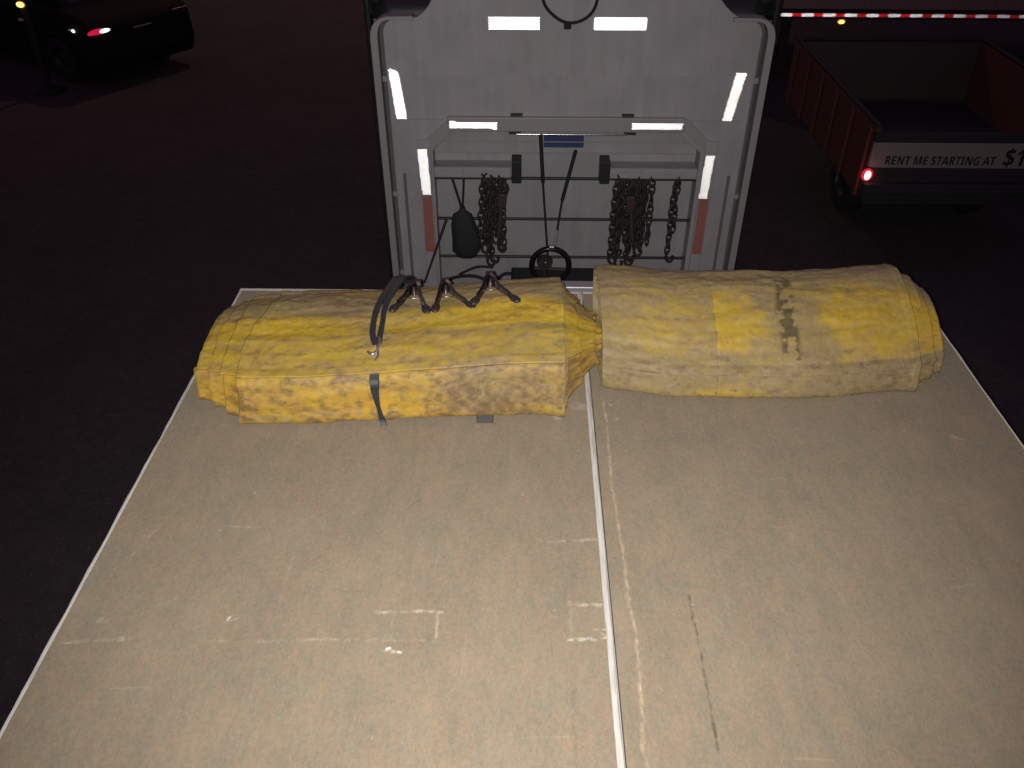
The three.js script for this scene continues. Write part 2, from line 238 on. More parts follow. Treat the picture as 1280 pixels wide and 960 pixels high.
// one sheet wound into a flat roll. prof: closed cross-section [depth, height] from the near bottom edge up and over; u along x
function rollSheet({ prof, t0, t1, k0, xa, xb, nx, nt, bend, grow, seed, amp, taper, seam, thick = 0.004 }) {
  const curve = new THREE.CatmullRomCurve3(prof.map(p => V(p[0], p[1], 0)), true, 'catmullrom', 0.35), N = 400, P = [], cz = 2.19, ch = 0.085;
  curve.arcLengthDivisions = 600; for (let i = 0; i < N; i++) P.push(curve.getPointAt(i / N));
  const at = t => { const f = ((t % 1) + 1) % 1 * N, i = Math.floor(f), a = P[i % N], b = P[(i + 1) % N], k = f - i; return [mix(a.x, b.x, k), mix(a.y, b.y, k)]; };
  const outer = [], inner = [], uvs = [];
  for (let j = 0; j <= nt; j++) { const v = t0 + (t1 - t0) * j / nt, s = 1 - 0.06 * (k0 + v - Math.floor(t0) * 0), A = at(v - 0.004), B = at(v + 0.004), p = at(v); let nd = -(B[1] - A[1]), nh = B[0] - A[0]; const nl = Math.hypot(nd, nh) || 1; nd /= nl; nh /= nl;
    const xl = xa(v), xr = xb(v);
    for (let i = 0; i <= nx; i++) {
      const f = i / nx, x = mix(xl, xr, f), sc = s * taper(x, v), g = grow(x);
      const n = amp * ((fbm(x * 3.2 + seed, v * 6, 3, seed) - 0.5) * 0.013 + (ridge(x * 1.6 + seed, v * 17 + 0.8 * fbm(x * 4, v * 5, 2, seed + 2), seed + 3) - 0.7) * 0.009 + (ridge(x * 6 + 2 * v, v * 13 - x * 2, seed + 11) - 0.75) * 0.006 + (ridge(x * 17, v * 38 + seed, seed + 5) - 0.7) * 0.0022 + (fbm(x * 40, v * 60, 2, seed + 7) - 0.5) * 0.0018) + (k0 ? 0 : 0.0016 * (1 - sm(0.020, 0.026, Math.min(x - xl, xr - x))) + (seam !== undefined ? 0.0022 * sm(seam - 0.002, seam + 0.002, x) : 0) + 0.002 * (1 - sm(0.018, 0.022, v - t0)));
      let d = cz + (p[0] - cz) * sc + nd * n, h = ch * g + (p[1] - ch) * g * sc + nh * n;
      d += bend(x); h = Math.max(h, 0.0015 + 0.001 * k0);
      outer.push([x, h, d]); inner.push([x, Math.max(0.0012 + 0.001 * k0, h - nh * thick), d + nd * -thick * -1 * -1]); uvs.push([x, v]);
    } }
  return { outer, inner, nx, nt };
}
function sheetGeo(S, X0, L, T0, T1) {
  const { outer, inner, nx, nt } = S, pos = [], uv = [], idx = [], n = outer.length;
  for (const set of [outer, inner]) set.forEach(([x, h, d], i) => { pos.push(x, h, -d); const v = mix(T0, T1, Math.floor(i / (nx + 1)) / nt); uv.push((x - X0) / L, ((v % 1) + 1) % 1 + Math.floor(v)); });
  const id = (i, j, o) => o * n + j * (nx + 1) + i;
  for (let j = 0; j < nt; j++) for (let i = 0; i < nx; i++) { const a = id(i, j, 0), b = id(i + 1, j, 0), c = id(i + 1, j + 1, 0), d = id(i, j + 1, 0); idx.push(a, b, c, a, c, d); const e = id(i, j, 1), f = id(i + 1, j, 1), g = id(i + 1, j + 1, 1), h = id(i, j + 1, 1); idx.push(e, g, f, e, h, g); }
  for (let j = 0; j < nt; j++) for (const i of [0, nx]) { const a = id(i, j, 0), b = id(i, j + 1, 0), c = id(i, j + 1, 1), d = id(i, j, 1); if (i) idx.push(a, d, c, a, c, b); else idx.push(a, b, c, a, c, d); }
  for (let i = 0; i < nx; i++) for (const j of [0, nt]) { const a = id(i, j, 0), b = id(i + 1, j, 0), c = id(i + 1, j, 1), d = id(i, j, 1); if (j) idx.push(a, b, c, a, c, d); else idx.push(a, d, c, a, c, b); }
  const g = new THREE.BufferGeometry(); g.setAttribute('position', new THREE.Float32BufferAttribute(pos, 3)); g.setAttribute('uv', new THREE.Float32BufferAttribute(uv, 2)); g.setIndex(idx); g.computeVertexNormals(); return g;
}
function tarp(label, cfg) {
  const t = thing('rolled_tarp', label, 'tarp', [0, TOP + 0.001, 0]);
  const mat = new THREE.MeshPhysicalMaterial({ map: cfg.map, roughness: 0.56, bumpMap: tarpBump, bumpScale: 0.0028, specularIntensity: 0.6 });
  const matIn = new THREE.MeshPhysicalMaterial({ map: cfg.mapIn || cfg.map, roughness: 0.5, bumpMap: tarpBump, bumpScale: 0.0028 });
  const one = (name, a, m) => { const S = rollSheet({ ...cfg, ...a }); return obj(name, sheetGeo(S, cfg.x0, cfg.x1 - cfg.x0, a.t0, a.t1), m, t); };
  one('outer_wrap', { t0: cfg.edge, t1: cfg.edge + 1, k0: 0, xa: cfg.xa[0], xb: cfg.xb[0], nx: 240, nt: 260, amp: 1, taper: cfg.taper[0] }, mat);
  for (let k = 1; k < cfg.xa.length; k++) one('inner_wrap', { t0: cfg.edge, t1: cfg.edge + 1, k0: k, xa: cfg.xa[k], xb: cfg.xb[k], nx: 150, nt: 160, amp: k === 1 ? 0.9 : 0.6, taper: cfg.taper[k] || cfg.taper[0], seed: cfg.seed }, matIn);
  return t;
}
const wav = (x, f, a, s) => (fbm(x * f, s, 3, s) - 0.5) * a;
const profL = [[1.900, 0.002], [1.890, 0.05], [1.905, 0.130], [1.935, 0.152], [2.04, 0.175], [2.16, 0.190], [2.28, 0.188], [2.375, 0.166], [2.435, 0.10], [2.425, 0.02], [2.30, 0.002], [2.1, 0.002]];
const profR = [[1.995, 0.002], [1.988, 0.04], [2.02, 0.092], [2.10, 0.155], [2.20, 0.205], [2.31, 0.230], [2.41, 0.217], [2.475, 0.15], [2.485, 0.05], [2.43, 0.003], [2.3, 0.002], [2.12, 0.002]];
const spots = (u, v, list) => { let s = 0; for (const [cu, cv, ru, rv, k] of list) s = Math.max(s, k * (1 - sm(0.75, 1.1, Math.hypot((u - cu) / ru, (v - cv) / rv)))); return s; };
const mapL = tarpMap(201, (u, v, wx, wy) => {
  const front = 1 - sm(0.120, 0.13, v), back = sm(0.318, 0.345, v + (wx - 0.4) * 0.05);
  return { dirt: -0.06 + 0.36 * back * (v < 0.7 ? 1 : 0.5) + 0.16 * (1 - front) * (v < 0.245 ? 1 : 0) - 0.04 * front + (v > 0.245 && v < 0.32 ? -0.22 : 0) - 0.34 * sm(0.885, 0.90, u) - 0.10 * (1 - sm(0.10, 0.13, u)), brown: front * 0.30 - 0.1 + spots(u, v, [[0.35, 0.385, 0.10, 0.03, 0.3], [0.46, 0.33, 0.05, 0.03, 0.2]]), orange: 0.55 * front, print: 0 };
});
const mapR = tarpMap(302, (u, v, wx, wy) => {
  const ju = u + (wx - 0.4) * 0.12 + (fbm(u * 40, v * 40, 2, 4) - 0.5) * 0.03, jv = v + (wy - 0.4) * 0.08, clean_ = (u > 0.345 ? 1 : 0) * (1 - sm(0.45, 0.48, ju)) * sm(0.10, 0.13, jv) * (1 - sm(0.29, 0.33, jv)), right = sm(0.58, 0.70, u + (wx - 0.4) * 0.25), low = v < 0.10 ? 1 : 0, back = sm(0.29, 0.36, v + (wy - 0.4) * 0.08);
  const hem = Math.abs(u - 0.345) < 0.0016 ? 0.45 : 0, col = 1 - sm(0.018, 0.034, Math.abs(u - 0.545 - (wx - 0.4) * 0.04));
  return { dirt: 0.40 - 0.34 * clean_ - 0.25 * sm(0.885, 0.90, u) - 0.30 * right * (1 - low) * (1 - back) + 0.18 * low + 0.16 * back - (low ? 0.30 * sm(0.26, 0.32, ju) * (1 - sm(0.48, 0.55, ju)) * (1 - sm(0.03, 0.06, jv)) : 0), brown: (low ? 0.12 : -0.12) + hem * (wy > 0.3 ? 0.8 : 0.3), orange: right * 0.25, print: Math.max(col * (v > 0.11 && v < 0.36 ? 0.9 : 0), hem * (0.3 + 0.6 * wx)) };
});
tarp('left rolled yellow tarp, grimy, with three clamps lying on it', {
  prof: profL, edge: 0.125, seed: 7, x0: -0.96, x1: 0.26, map: mapL,
  bend: x => -0.052 * sm(0.05, -0.80, x) - 0.004 + wav(x, 3, 0.016, 3), grow: x => mix(1.05, 1.25, sm(-0.6, 0.12, x)),
  xa: [v => -0.812 + 0.035 * sm(0.25, 0.45, v % 1) + wav(v, 9, 0.03, 5), v => -0.86 + wav(v, 7, 0.03, 8), v => -0.905 + wav(v, 7, 0.05, 9), v => -0.945 + wav(v, 6, 0.04, 10), v => -0.955, v => -0.90],
  xb: [v => 0.113 + wav(v, 9, 0.012, 15) + 0.02 * sm(0.3, 0.1, v) * 0, v => 0.122 + wav(v, 7, 0.02, 18), v => 0.165 + wav(v, 8, 0.05, 19), v => 0.215 + wav(v, 8, 0.04, 20), v => 0.235, v => 0.2],
  taper: [(x, v) => 1, (x, v) => 1 - 0.05 * sm(-0.80, -0.87, x) - 0.10 * sm(0.10, 0.16, x), (x, v) => 1 - 0.08 * sm(-0.80, -0.90, x) - 0.30 * sm(0.10, 0.18, x), (x, v) => 1 - 0.12 * sm(-0.80, -0.95, x) - 0.55 * sm(0.10, 0.23, x), (x, v) => 1 - 0.2 * sm(-0.8, -0.95, x) - 0.75 * sm(0.1, 0.24, x), (x, v) => 0.9 - 0.2 * sm(-0.8, -0.95, x) - 0.85 * sm(0.1, 0.24, x)],
});
tarp('right rolled yellow tarp, thicker, with a column of dark print', {
  prof: profR, edge: 0.072, seed: 19, x0: 0.19, x1: 1.30, seam: 0.575, map: mapR,
  bend: x => 0.05 * sm(0.45, 0.2, x) + 0.05 * sm(0.75, 1.2, x) + wav(x, 3, 0.02, 31), grow: x => 1 - 0.03 * sm(0.35, 0.24, x),
  xa: [v => 0.232 + wav(v, 8, 0.012, 35), v => 0.238 + wav(v, 7, 0.02, 36), v => 0.245 + wav(v, 8, 0.02, 37), v => 0.25, v => 0.25],
  xb: [v => 1.188 + wav(v, 8, 0.016, 45), v => 1.18 + 0.045 * sm(0.20, 0.26, v % 1) + wav(v, 7, 0.02, 46), v => 1.245 + wav(v, 8, 0.02, 47), v => 1.275 + wav(v, 8, 0.01, 48), v => 1.27],
  taper: [(x, v) => 1 - 0.03 * sm(0.27, 0.235, x), (x, v) => 1 - 0.06 * sm(0.27, 0.235, x) - 0.06 * sm(1.17, 1.23, x), (x, v) => 1 - 0.1 * sm(0.27, 0.235, x) - 0.12 * sm(1.17, 1.26, x), (x, v) => 1 - 0.17 * sm(1.17, 1.28, x), (x, v) => 0.95 - 0.25 * sm(1.17, 1.28, x)],
});

// ------------------------------------------------------------------ strap, webbing end and clamps on the left tarp
const strapRubber = std(C(0.030, 0.032, 0.036), 0.42), hookSteel = std(C(0.55, 0.53, 0.55), 0.35, 0.9);
function ribbon(pts, wd, th) { // flat band along points [x, y, z, width factor], flat side up the surface normal
  const c = new THREE.CatmullRomCurve3(pts.map(p => V(p[0], p[1], p[2]))), n = 60, pos = [], idx = [], uv = [];
  for (let i = 0; i <= n; i++) { const f = i / n, p = c.getPoint(f), t = c.getTangent(f), fi = f * (pts.length - 1), k = Math.min(pts.length - 2, Math.floor(fi)), w = wd * mix(pts[k][3] ?? 1, pts[k + 1][3] ?? 1, fi - k);
    const s = V(1, 0, 0).addScaledVector(t, -t.x).normalize(), nn = s.clone().cross(t).normalize(); if (nn.y < 0 && Math.abs(nn.y) > 0.2) nn.negate();
    for (const [a, b] of [[-1, -1], [-0.85, 1], [0.85, 1], [1, -1]]) { const q = p.clone().addScaledVector(s, a * w / 2).addScaledVector(nn, b * th / 2); pos.push(q.x, q.y, q.z); uv.push(a, f); } }
  for (let i = 0; i < n; i++) for (let k = 0; k < 4; k++) { const a = i * 4 + k, b = i * 4 + (k + 1) % 4; idx.push(a, b, b + 4, a, b + 4, a + 4); }
  idx.push(0, 2, 1, 0, 3, 2); const o = n * 4; idx.push(o, o + 1, o + 2, o, o + 2, o + 3);
  const g = new THREE.BufferGeometry(); g.setAttribute('position', new THREE.Float32BufferAttribute(pos, 3)); g.setAttribute('uv', new THREE.Float32BufferAttribute(uv, 2)); g.setIndex(idx); const q = toCreasedNormals(g, 0.6); return q;
}
{
  const t = thing('rubber_strap', 'black rubber strap with a steel hook wrapped over the left tarp', 'strap', [-0.43, TOP, -1.9]);
  const L = (x, h, d, w) => [x + 0.43, h, -d + 1.9, w];
  obj('band', [ribbon([L(-0.395, 0.02, 2.47), L(-0.403, 0.13, 2.465), L(-0.416, 0.196, 2.38), L(-0.430, 0.207, 2.30), L(-0.449, 0.207, 2.20, 0.95), L(-0.452, 0.203, 2.10, 0.85), L(-0.446, 0.196, 2.04, 0.9), L(-0.430, 0.190, 1.995, 1.1)], 0.0215, 0.006), ribbon([L(-0.374, 0.02, 2.47), L(-0.382, 0.13, 2.465), L(-0.395, 0.197, 2.38), L(-0.409, 0.208, 2.30), L(-0.427, 0.208, 2.20, 0.95), L(-0.425, 0.204, 2.10, 0.75), L(-0.424, 0.198, 2.04, 0.85), L(-0.424, 0.192, 1.998, 1.1)], 0.0215, 0.006)], strapRubber, t);
  obj('hook', [tube([L(-0.424, 0.20, 2.02), L(-0.418, 0.203, 1.99), L(-0.424, 0.190, 1.965), L(-0.436, 0.186, 1.955), L(-0.45, 0.188, 1.965)].map(p => p.slice(0, 3)), 0.0042, 30), tube([L(-0.424, 0.196, 1.99), L(-0.42, 0.184, 1.95), L(-0.424, 0.176, 1.935)].map(p => p.slice(0, 3)), 0.0042, 20)], hookSteel, t);
  obj('tail', ribbon([L(-0.424, 0.160, 1.895, 1), L(-0.422, 0.14, 1.875, 1.1), L(-0.420, 0.105, 1.868, 0.75), L(-0.416, 0.06, 1.868, 0.45), L(-0.410, 0.02, 1.866, 0.65), L(-0.406, 0.004, 1.855, 0.75)], 0.026, 0.005), strapRubber, t);
}
{
  const t = obj('webbing_end', ribbon([[-0.115, TOP + 0.014, -1.95], [-0.115, TOP + 0.010, -1.905], [-0.114, TOP + 0.004, -1.876]].map(p => [...p, 1]), 0.05, 0.003), std(C(0.09, 0.085, 0.09), 0.9));
  tag(t, 'short dark webbing end poking out from under the left tarp', 'strap');
}
const chrome = std(C(0.30, 0.27, 0.27), 0.3, 0.95), grip = std(C(0.030, 0.025, 0.025), 0.42), clampDark = std(C(0.07, 0.062, 0.062), 0.32, 0.9);
function spreadArm(sd, open, len) { // a pressed steel arm: jaw behind, handle in front
  const pts = [[-sd * 0.004, 0, -0.05], [sd * 0.012, 0, -0.02], [sd * 0.015, 0, 0.0], [sd * (0.018 + open * 0.35), 0, 0.035], [sd * (0.018 + open), 0, len * 0.62]];
  const c = new THREE.CatmullRomCurve3(pts.map(p => V(...p))), n = 18, pos = [], idx = [];
  for (let i = 0; i <= n; i++) { const f = i / n, p = c.getPoint(f), t = c.getTangent(f), s = V(t.z, 0, -t.x), w = 0.011 + 0.007 * Math.sin(Math.PI * Math.min(1, f * 1.4)), th = 0.0055;
    for (const [a, b] of [[-1, -1], [1, -1], [1, 1], [-1, 1]]) { const q = p.clone().addScaledVector(s, a * th).add(V(0, b * w * 0.9, 0)); pos.push(q.x, q.y, q.z); } }
  for (let i = 0; i < n; i++) for (let k = 0; k < 4; k++) { const a = i * 4 + k, b = i * 4 + (k + 1) % 4; idx.push(a, b + 4, b, a, a + 4, b + 4); }
  idx.push(0, 1, 2, 0, 2, 3); const o = n * 4; idx.push(o, o + 2, o + 1, o, o + 3, o + 2);
  const g = new THREE.BufferGeometry(); g.setAttribute('position', new THREE.Float32BufferAttribute(pos, 3)); g.setAttribute('uv', new THREE.Float32BufferAttribute(new Float32Array(pos.length / 3 * 2), 2)); g.setIndex(idx);
  return { geo: toCreasedNormals(g, 0.7), end: c.getPoint(1), dir: c.getTangent(1) };
}
function springClamp(label, pos, turn, tilt, opens, len) {
  const t = thing('spring_clamp', label, 'clamp', pos, turn); t.rotation.order = 'YXZ'; t.rotation.x = tilt;
  [-1, 1].forEach((sd, i) => { const A = spreadArm(sd, opens[i], len); obj('arm', A.geo, i ? chrome : clampDark, t);
    const e = A.end, d = A.dir, s = e.clone().addScaledVector(d, -0.014), f = e.clone().addScaledVector(d, len * 0.42), Lg = s.distanceTo(f), g = new THREE.LatheGeometry([[0.0005, 0], [0.0075, 0.002], [0.010, 0.25 * Lg], [0.0165, 0.6 * Lg], [0.015, 0.85 * Lg], [0.008, Lg - 0.002], [0.0005, Lg]].map(p => new THREE.Vector2(...p)), 14).translate(0, -Lg / 2, 0).scale(0.85, 1, 0.5); g.rotateX(Math.PI / 2); g.rotateY(Math.atan2(d.x, d.z)); const m = s.clone().add(f).multiplyScalar(0.5); obj('grip', g.translate(m.x, m.y, m.z), grip, t); });
  const pts = []; for (let i = 0; i <= 60; i++) { const a = i / 60 * Math.PI * 8; pts.push([Math.cos(a) * 0.006, -0.009 + 0.018 * i / 60, Math.sin(a) * 0.006 + 0.002]); }
  obj('spring', tube(pts, 0.0017, 90, 6), chrome, t);
  obj('pivot_pin', new THREE.CylinderGeometry(0.0045, 0.0045, 0.036, 12).translate(0, 0, 0.004), chrome, t);
  obj('jaw_pad', rb(-0.012, 0.012, -0.011, 0.011, -0.062, -0.044, 0.004), grip, t);
  obj('glint_arc', tube([[-0.02 - opens[0] * 0.3, 0.004, 0.045], [0, 0.008, 0.05], [0.02 + opens[1] * 0.3, 0.004, 0.045]], 0.0018, 16, 6), chrome, t);  // thin metal arc added to draw the bright glint between the handles
}
springClamp('leftmost of three steel spring clamps, next to the rubber strap', [-0.346, TOP + 0.218, -2.25], -0.06, 0.02, [0.019, 0.024], 0.115);
springClamp('middle one of three steel spring clamps, with its right handle splayed out', [-0.248, TOP + 0.224, -2.25], 0.10, 0.02, [0.010, 0.040], 0.115);
springClamp('rightmost of three steel spring clamps, lying apart on the left tarp', [-0.110, TOP + 0.238, -2.27], 0.10, 0.02, [0.024, 0.036], 0.115);

// ------------------------------------------------------------------ truck with its load-guard rack
const rackMap = pixels(512, 512, (u, v) => { const n = fbm(u * 6, v * 6, 4, 91), s = fbm(u * 40, v * 3, 3, 92), g = hash(Math.floor(u * 512), Math.floor(v * 512), 7) - 0.5, st = sm(0.62, 0.72, fbm(u * 14, v * 5, 4, 95)); const k = 0.39 * (1 + 0.26 * (n - 0.5) + 0.14 * (s - 0.5) + 0.10 * g - 0.05 * st); return [k * (1 + 0.12 * (fbm(u * 9, v * 9, 3, 96) - 0.5)), k * 0.97, k * (0.98 + 0.14 * (fbm(u * 8, v * 8, 3, 97) - 0.5))]; });
const rackPanel = std(0xffffff, 0.62, 0.12, { map: rackMap }), rackTrim = std(C(0.37, 0.355, 0.345), 0.55, 0.2), cabDark = new THREE.MeshPhysicalMaterial({ color: C(0.022, 0.023, 0.022), roughness: 0.35, clearcoat: 1, clearcoatRoughness: 0.08 }), chain = std(C(0.055, 0.048, 0.045), 0.6, 0.5);
{
  const X = 0.235, t = thing('semi_truck', 'dark truck with a grey metal load guard behind its cab', 'truck', [X, 0, -4.8]);
  // cab
  obj('sleeper_cab', rb(-1.17, 1.17, 0.95, 2.86, -2.9, -0.32, 0.14, 5), cabDark, t);
  const roof = new THREE.Shape([[-1.16, 0], [-1.12, 0.14], [-1.0, 0.26], [-0.85, 0.33], [0.85, 0.33], [1.0, 0.26], [1.12, 0.14], [1.16, 0]].map(p => new THREE.Vector2(...p)));
  obj('roof_fairing', new THREE.ExtrudeGeometry(roof, { depth: 2.1, bevelEnabled: true, bevelSize: 0.02, bevelThickness: 0.02, bevelSegments: 3 }).translate(0, 2.80, -2.5), cabDark, t);
  obj('hood', rb(-0.95, 0.95, 0.9, 1.75, -4.7, -2.92, 0.2, 4), cabDark, t);
  for (const s of [-1, 1]) obj('side_fairing', rb(s * 1.14 - 0.02, s * 1.14 + 0.02, 1.0, 2.9, -0.40, -0.18, 0.018, 3), cabDark, t);
  obj('frame_rail', [bx(-0.45, -0.36, 0.75, 1.02, -4.4, 3.2), bx(0.36, 0.45, 0.75, 1.02, -4.4, 3.2)], steelDark, t);
  obj('deck_plate', rb(-1.0, 1.0, 1.03, 1.06, -0.2, 1.2, 0.004, 1), steelDark, t);
  obj('tool_box', rb(-0.33, 0.20, 1.065, 1.305, 0.03, 0.28, 0.012), std(C(0.012, 0.013, 0.016), 0.5), t);
  for (const z of [1.9, 3.2 - 0.02]) { obj('axle', bar([-0.9, 0.52, z - 0.4], [0.9, 0.52, z - 0.4], 0.06), steelDark, t); for (const x of [-1.08, -0.76, 0.76, 1.08]) wheel(t, 0.52, 0.27, x, 0.52, z - 0.4); }
  for (const x of [-1.0, 1.0]) wheel(t, 0.52, 0.28, x, 0.52, -3.9);
  for (const s of [-1, 1]) obj('fuel_tank', new THREE.CapsuleGeometry(0.3, 0.9, 8, 24).rotateX(Math.PI / 2).translate(s * 0.9, 0.72, -1.6), alu, t);
  // rack: everything below is bolted together behind the cab
  const rk = new THREE.Group(); rk.name = 'load_guard'; t.add(rk);
  const R = (name, g, m) => obj(name, g, m, rk), HX = 1.098;
  // main sheet with a raised, narrower head and the opening for the chain shelf
  const s = new THREE.Shape(); const w = 1.028;
  s.moveTo(-w, 1.07); s.lineTo(-w, 2.72); s.quadraticCurveTo(-w + 0.002, 2.785, -w + 0.07, 2.795); s.lineTo(-0.845, 2.80); s.quadraticCurveTo(-0.79, 2.83, -0.76, 2.88); s.lineTo(-0.70, 3.0); s.quadraticCurveTo(-0.64, 3.08, -0.52, 3.09);
  s.lineTo(0.52, 3.09); s.quadraticCurveTo(0.64, 3.08, 0.70, 3.0); s.lineTo(0.78, 2.90); s.quadraticCurveTo(0.84, 2.83, 0.90, 2.805); s.lineTo(w - 0.07, 2.795); s.quadraticCurveTo(w - 0.002, 2.785, w, 2.72); s.lineTo(w, 1.07); s.lineTo(0.79, 1.07);
  s.lineTo(0.79, 2.06); s.lineTo(0.64, 2.185); s.lineTo(-0.67, 2.185); s.lineTo(-0.80, 2.06); s.lineTo(-0.80, 1.07); s.closePath();
  const pg = new THREE.ExtrudeGeometry(s, { depth: 0.03, bevelEnabled: true, bevelSize: 0.004, bevelThickness: 0.004, bevelSegments: 2, curveSegments: 10 }).translate(0, 0, -0.04);
  { const u = pg.attributes.uv, p = pg.attributes.position; for (let i = 0; i < u.count; i++) u.setXY(i, p.getX(i) * 0.8, p.getY(i) * 0.8); }
  R('back_sheet', pg, rackPanel);
  const rw = bx(-0.80, 0.80, 1.06, 2.21, -0.165, -0.150); { const u = rw.attributes.uv, p = rw.attributes.position; for (let i = 0; i < u.count; i++) u.setXY(i, p.getX(i) * 0.8 + 0.3, p.getY(i) * 0.8 + 0.4); }
  R('recess_sheet', rw, rackPanel);
  R('recess_side', [bx(-0.814, -0.8005, 1.07, 2.08, -0.164, -0.042), bx(0.7905, 0.804, 1.07, 2.08, -0.164, -0.042), bx(-0.68, 0.65, 2.186, 2.20, -0.149, -0.042)], rackTrim);
  // rim: light channel with rounded shoulders
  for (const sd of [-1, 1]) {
    const r = new THREE.Shape(); r.moveTo(sd * HX, 1.05); r.lineTo(sd * HX, 2.70); r.quadraticCurveTo(sd * (HX - 0.004), 2.80, sd * (HX - 0.10), 2.81); r.lineTo(sd * 0.865, 2.812); r.lineTo(sd * 0.865, 2.797); r.lineTo(sd * (HX - 0.095), 2.797); r.quadraticCurveTo(sd * (HX - 0.034), 2.785, sd * (HX - 0.034), 2.69); r.lineTo(sd * (HX - 0.034), 1.05); r.closePath();
    R('rim', new THREE.ExtrudeGeometry(r, { depth: 0.085, bevelEnabled: true, bevelSize: 0.003, bevelThickness: 0.003, bevelSegments: 2, curveSegments: 12 }).translate(0, 0, -0.07), rackTrim);
    R('rim_bracket', [1.2, 1.75, 2.45].map(y => bx(Math.min(sd * 1.02, sd * 1.075), Math.max(sd * 1.02, sd * 1.075), y, y + 0.03, -0.06, -0.045)), rackTrim);
    R('shaded_channel_floor', bx(Math.min(sd * 1.005, sd * 1.09), Math.max(sd * 1.005, sd * 1.09), 1.06, 2.78, -0.085, -0.075), std(C(0.13, 0.135, 0.125), 0.8));  // darker than the trim: the shade of the groove is put into its colour
    R('slot_shade_strip', rb(sd * 0.975 - 0.009, sd * 0.975 + 0.009, 1.06, 1.92, -0.003, 0.004, 0.003, 1), std(C(0.14, 0.14, 0.14), 0.7));  // dark strip whose colour stands in for the shade of an open slot
    R('side_post', rb(sd * 0.845 - 0.035, sd * 0.845 + 0.035, 1.06, 2.13, -0.004, 0.014, 0.005, 2), rackPanel);
    R('corner_plate', new THREE.ExtrudeGeometry(new THREE.Shape([[sd * 0.86, 2.10], [sd * 0.68, 2.262], [sd * 0.64, 2.225], [sd * 0.80, 2.07]].map(p => new THREE.Vector2(...p))), { depth: 0.010, bevelEnabled: true, bevelSize: 0.002, bevelThickness: 0.002 }).translate(0, 0, -0.002), rackTrim);
  }
  R('header_bar', rb(-0.70, 0.67, 2.188, 2.272, -0.004, 0.026, 0.006, 3), rackTrim);
  R('header_bolt', [-0.30, 0.34].map(x => rb(x - 0.035, x + 0.035, 2.276, 2.29, -0.004, 0.014, 0.004)).concat([-0.31, 0.36].map(x => rb(x - 0.035, x + 0.035, 2.168, 2.184, -0.004, 0.014, 0.004))), steelDark);
  R('hanger_rod', bar([-0.30, 2.176, 0.03], [0.34, 2.176, 0.03], 0.0055), std(C(0.5, 0.5, 0.5), 0.22, 1));
  for (const y of [1.872, 1.602, 1.335]) R('chain_rod', bar([-0.798, y, -0.05], [0.788, y, -0.05], 0.0095), steelDark);
  for (const [a, b] of [[-0.798, -0.335], [0.265, 0.788]]) R('shelf_angle', [rb(a, b, 1.885, 1.945, -0.034, -0.026, 0.003, 1), rb(a, b, 1.938, 1.946, -0.148, -0.035, 0.003, 1)], rackPanel);
  for (const x of [-0.30, 0.235]) R('shelf_bracket', rb(x - 0.03, x + 0.03, 1.845, 1.985, -0.149, -0.03, 0.005), steelDark);
  R('panel_seam', [rb(-0.79, 0.78, 1.992, 1.998, -0.149, -0.142, 0.0015, 1), rb(-0.79, 0.78, 2.062, 2.068, -0.149, -0.144, 0.0015, 1)], rackTrim);
  R('lap_seam', [rb(-1.0, -0.72, 2.246, 2.252, -0.006, 0.0, 0.0015, 1), rb(0.69, 1.0, 2.246, 2.252, -0.006, 0.0, 0.0015, 1)], rackTrim);
  { const g = bx(-0.137, 0.105, 2.03, 2.108, -0.149, -0.1465); R('sticker', g, std(C(0.045, 0.06, 0.17), 0.5)); }
  // reflective tape
  const tp = (o, z = 0.001, m = tapeWhite) => R('reflective_tape', retro(o.map(([x, y]) => [x - X, y]), 0.006).translate(0, 0, z), m);
  tp(rect(-0.216, 0.056, 2.748, 2.808)); tp(rect(0.352, 0.636, 2.748, 2.808));
  tp([[-0.722, 2.252], [-0.66, 2.252], [-0.688, 2.50], [-0.70, 2.525], [-0.735, 2.536], [-0.747, 2.53]].map(([x, y]) => [x - 0.038, y])); tp([[1.118, 2.25], [1.172, 2.25], [1.218, 2.525], [1.158, 2.525]].map(([x, y]) => [x, y]));
  tp([[-0.455, 2.207], [-0.175, 2.203], [-0.177, 2.245], [-0.455, 2.248]], 0.027); tp([[0.60, 2.204], [0.885, 2.208], [0.896, 2.245], [0.60, 2.248]], 0.027);
  tp([[-0.626, 1.79], [-0.572, 1.79], [-0.582, 2.075], [-0.64, 2.075]].map(([x, y]) => [x - 0.012, y]), 0.015); tp([[1.045, 1.775], [1.094, 1.775], [1.106, 2.052], [1.052, 2.052]], 0.015);
  for (const x of [-0.845, 0.845]) R('worn_red_tape', rb(x - 0.029, x + 0.029, 1.40, 1.78, 0.0145, 0.0165, 0.0008, 1), tapeWornRed);
}
// loop of cable on the guard's head
{
  const t = thing('cable_loop', 'black cable hanging in a loop between the two top reflective strips', 'cable', [0.21, 2.776, -4.77]);
  obj('cable', tube([[-0.15, 0.31, 0.0], [-0.145, 0.17, 0], [-0.125, 0.10, 0.004], [-0.07, 0.045, 0.006], [-0.01, 0.016, 0.006], [0.06, 0.022, 0.006], [0.12, 0.06, 0.004], [0.148, 0.12, 0], [0.15, 0.31, 0]], 0.0085), rubber, t);
  obj('clip', rb(-0.022, 0.018, -0.018, 0.014, -0.02, 0.016, 0.006), rubber, t);
}
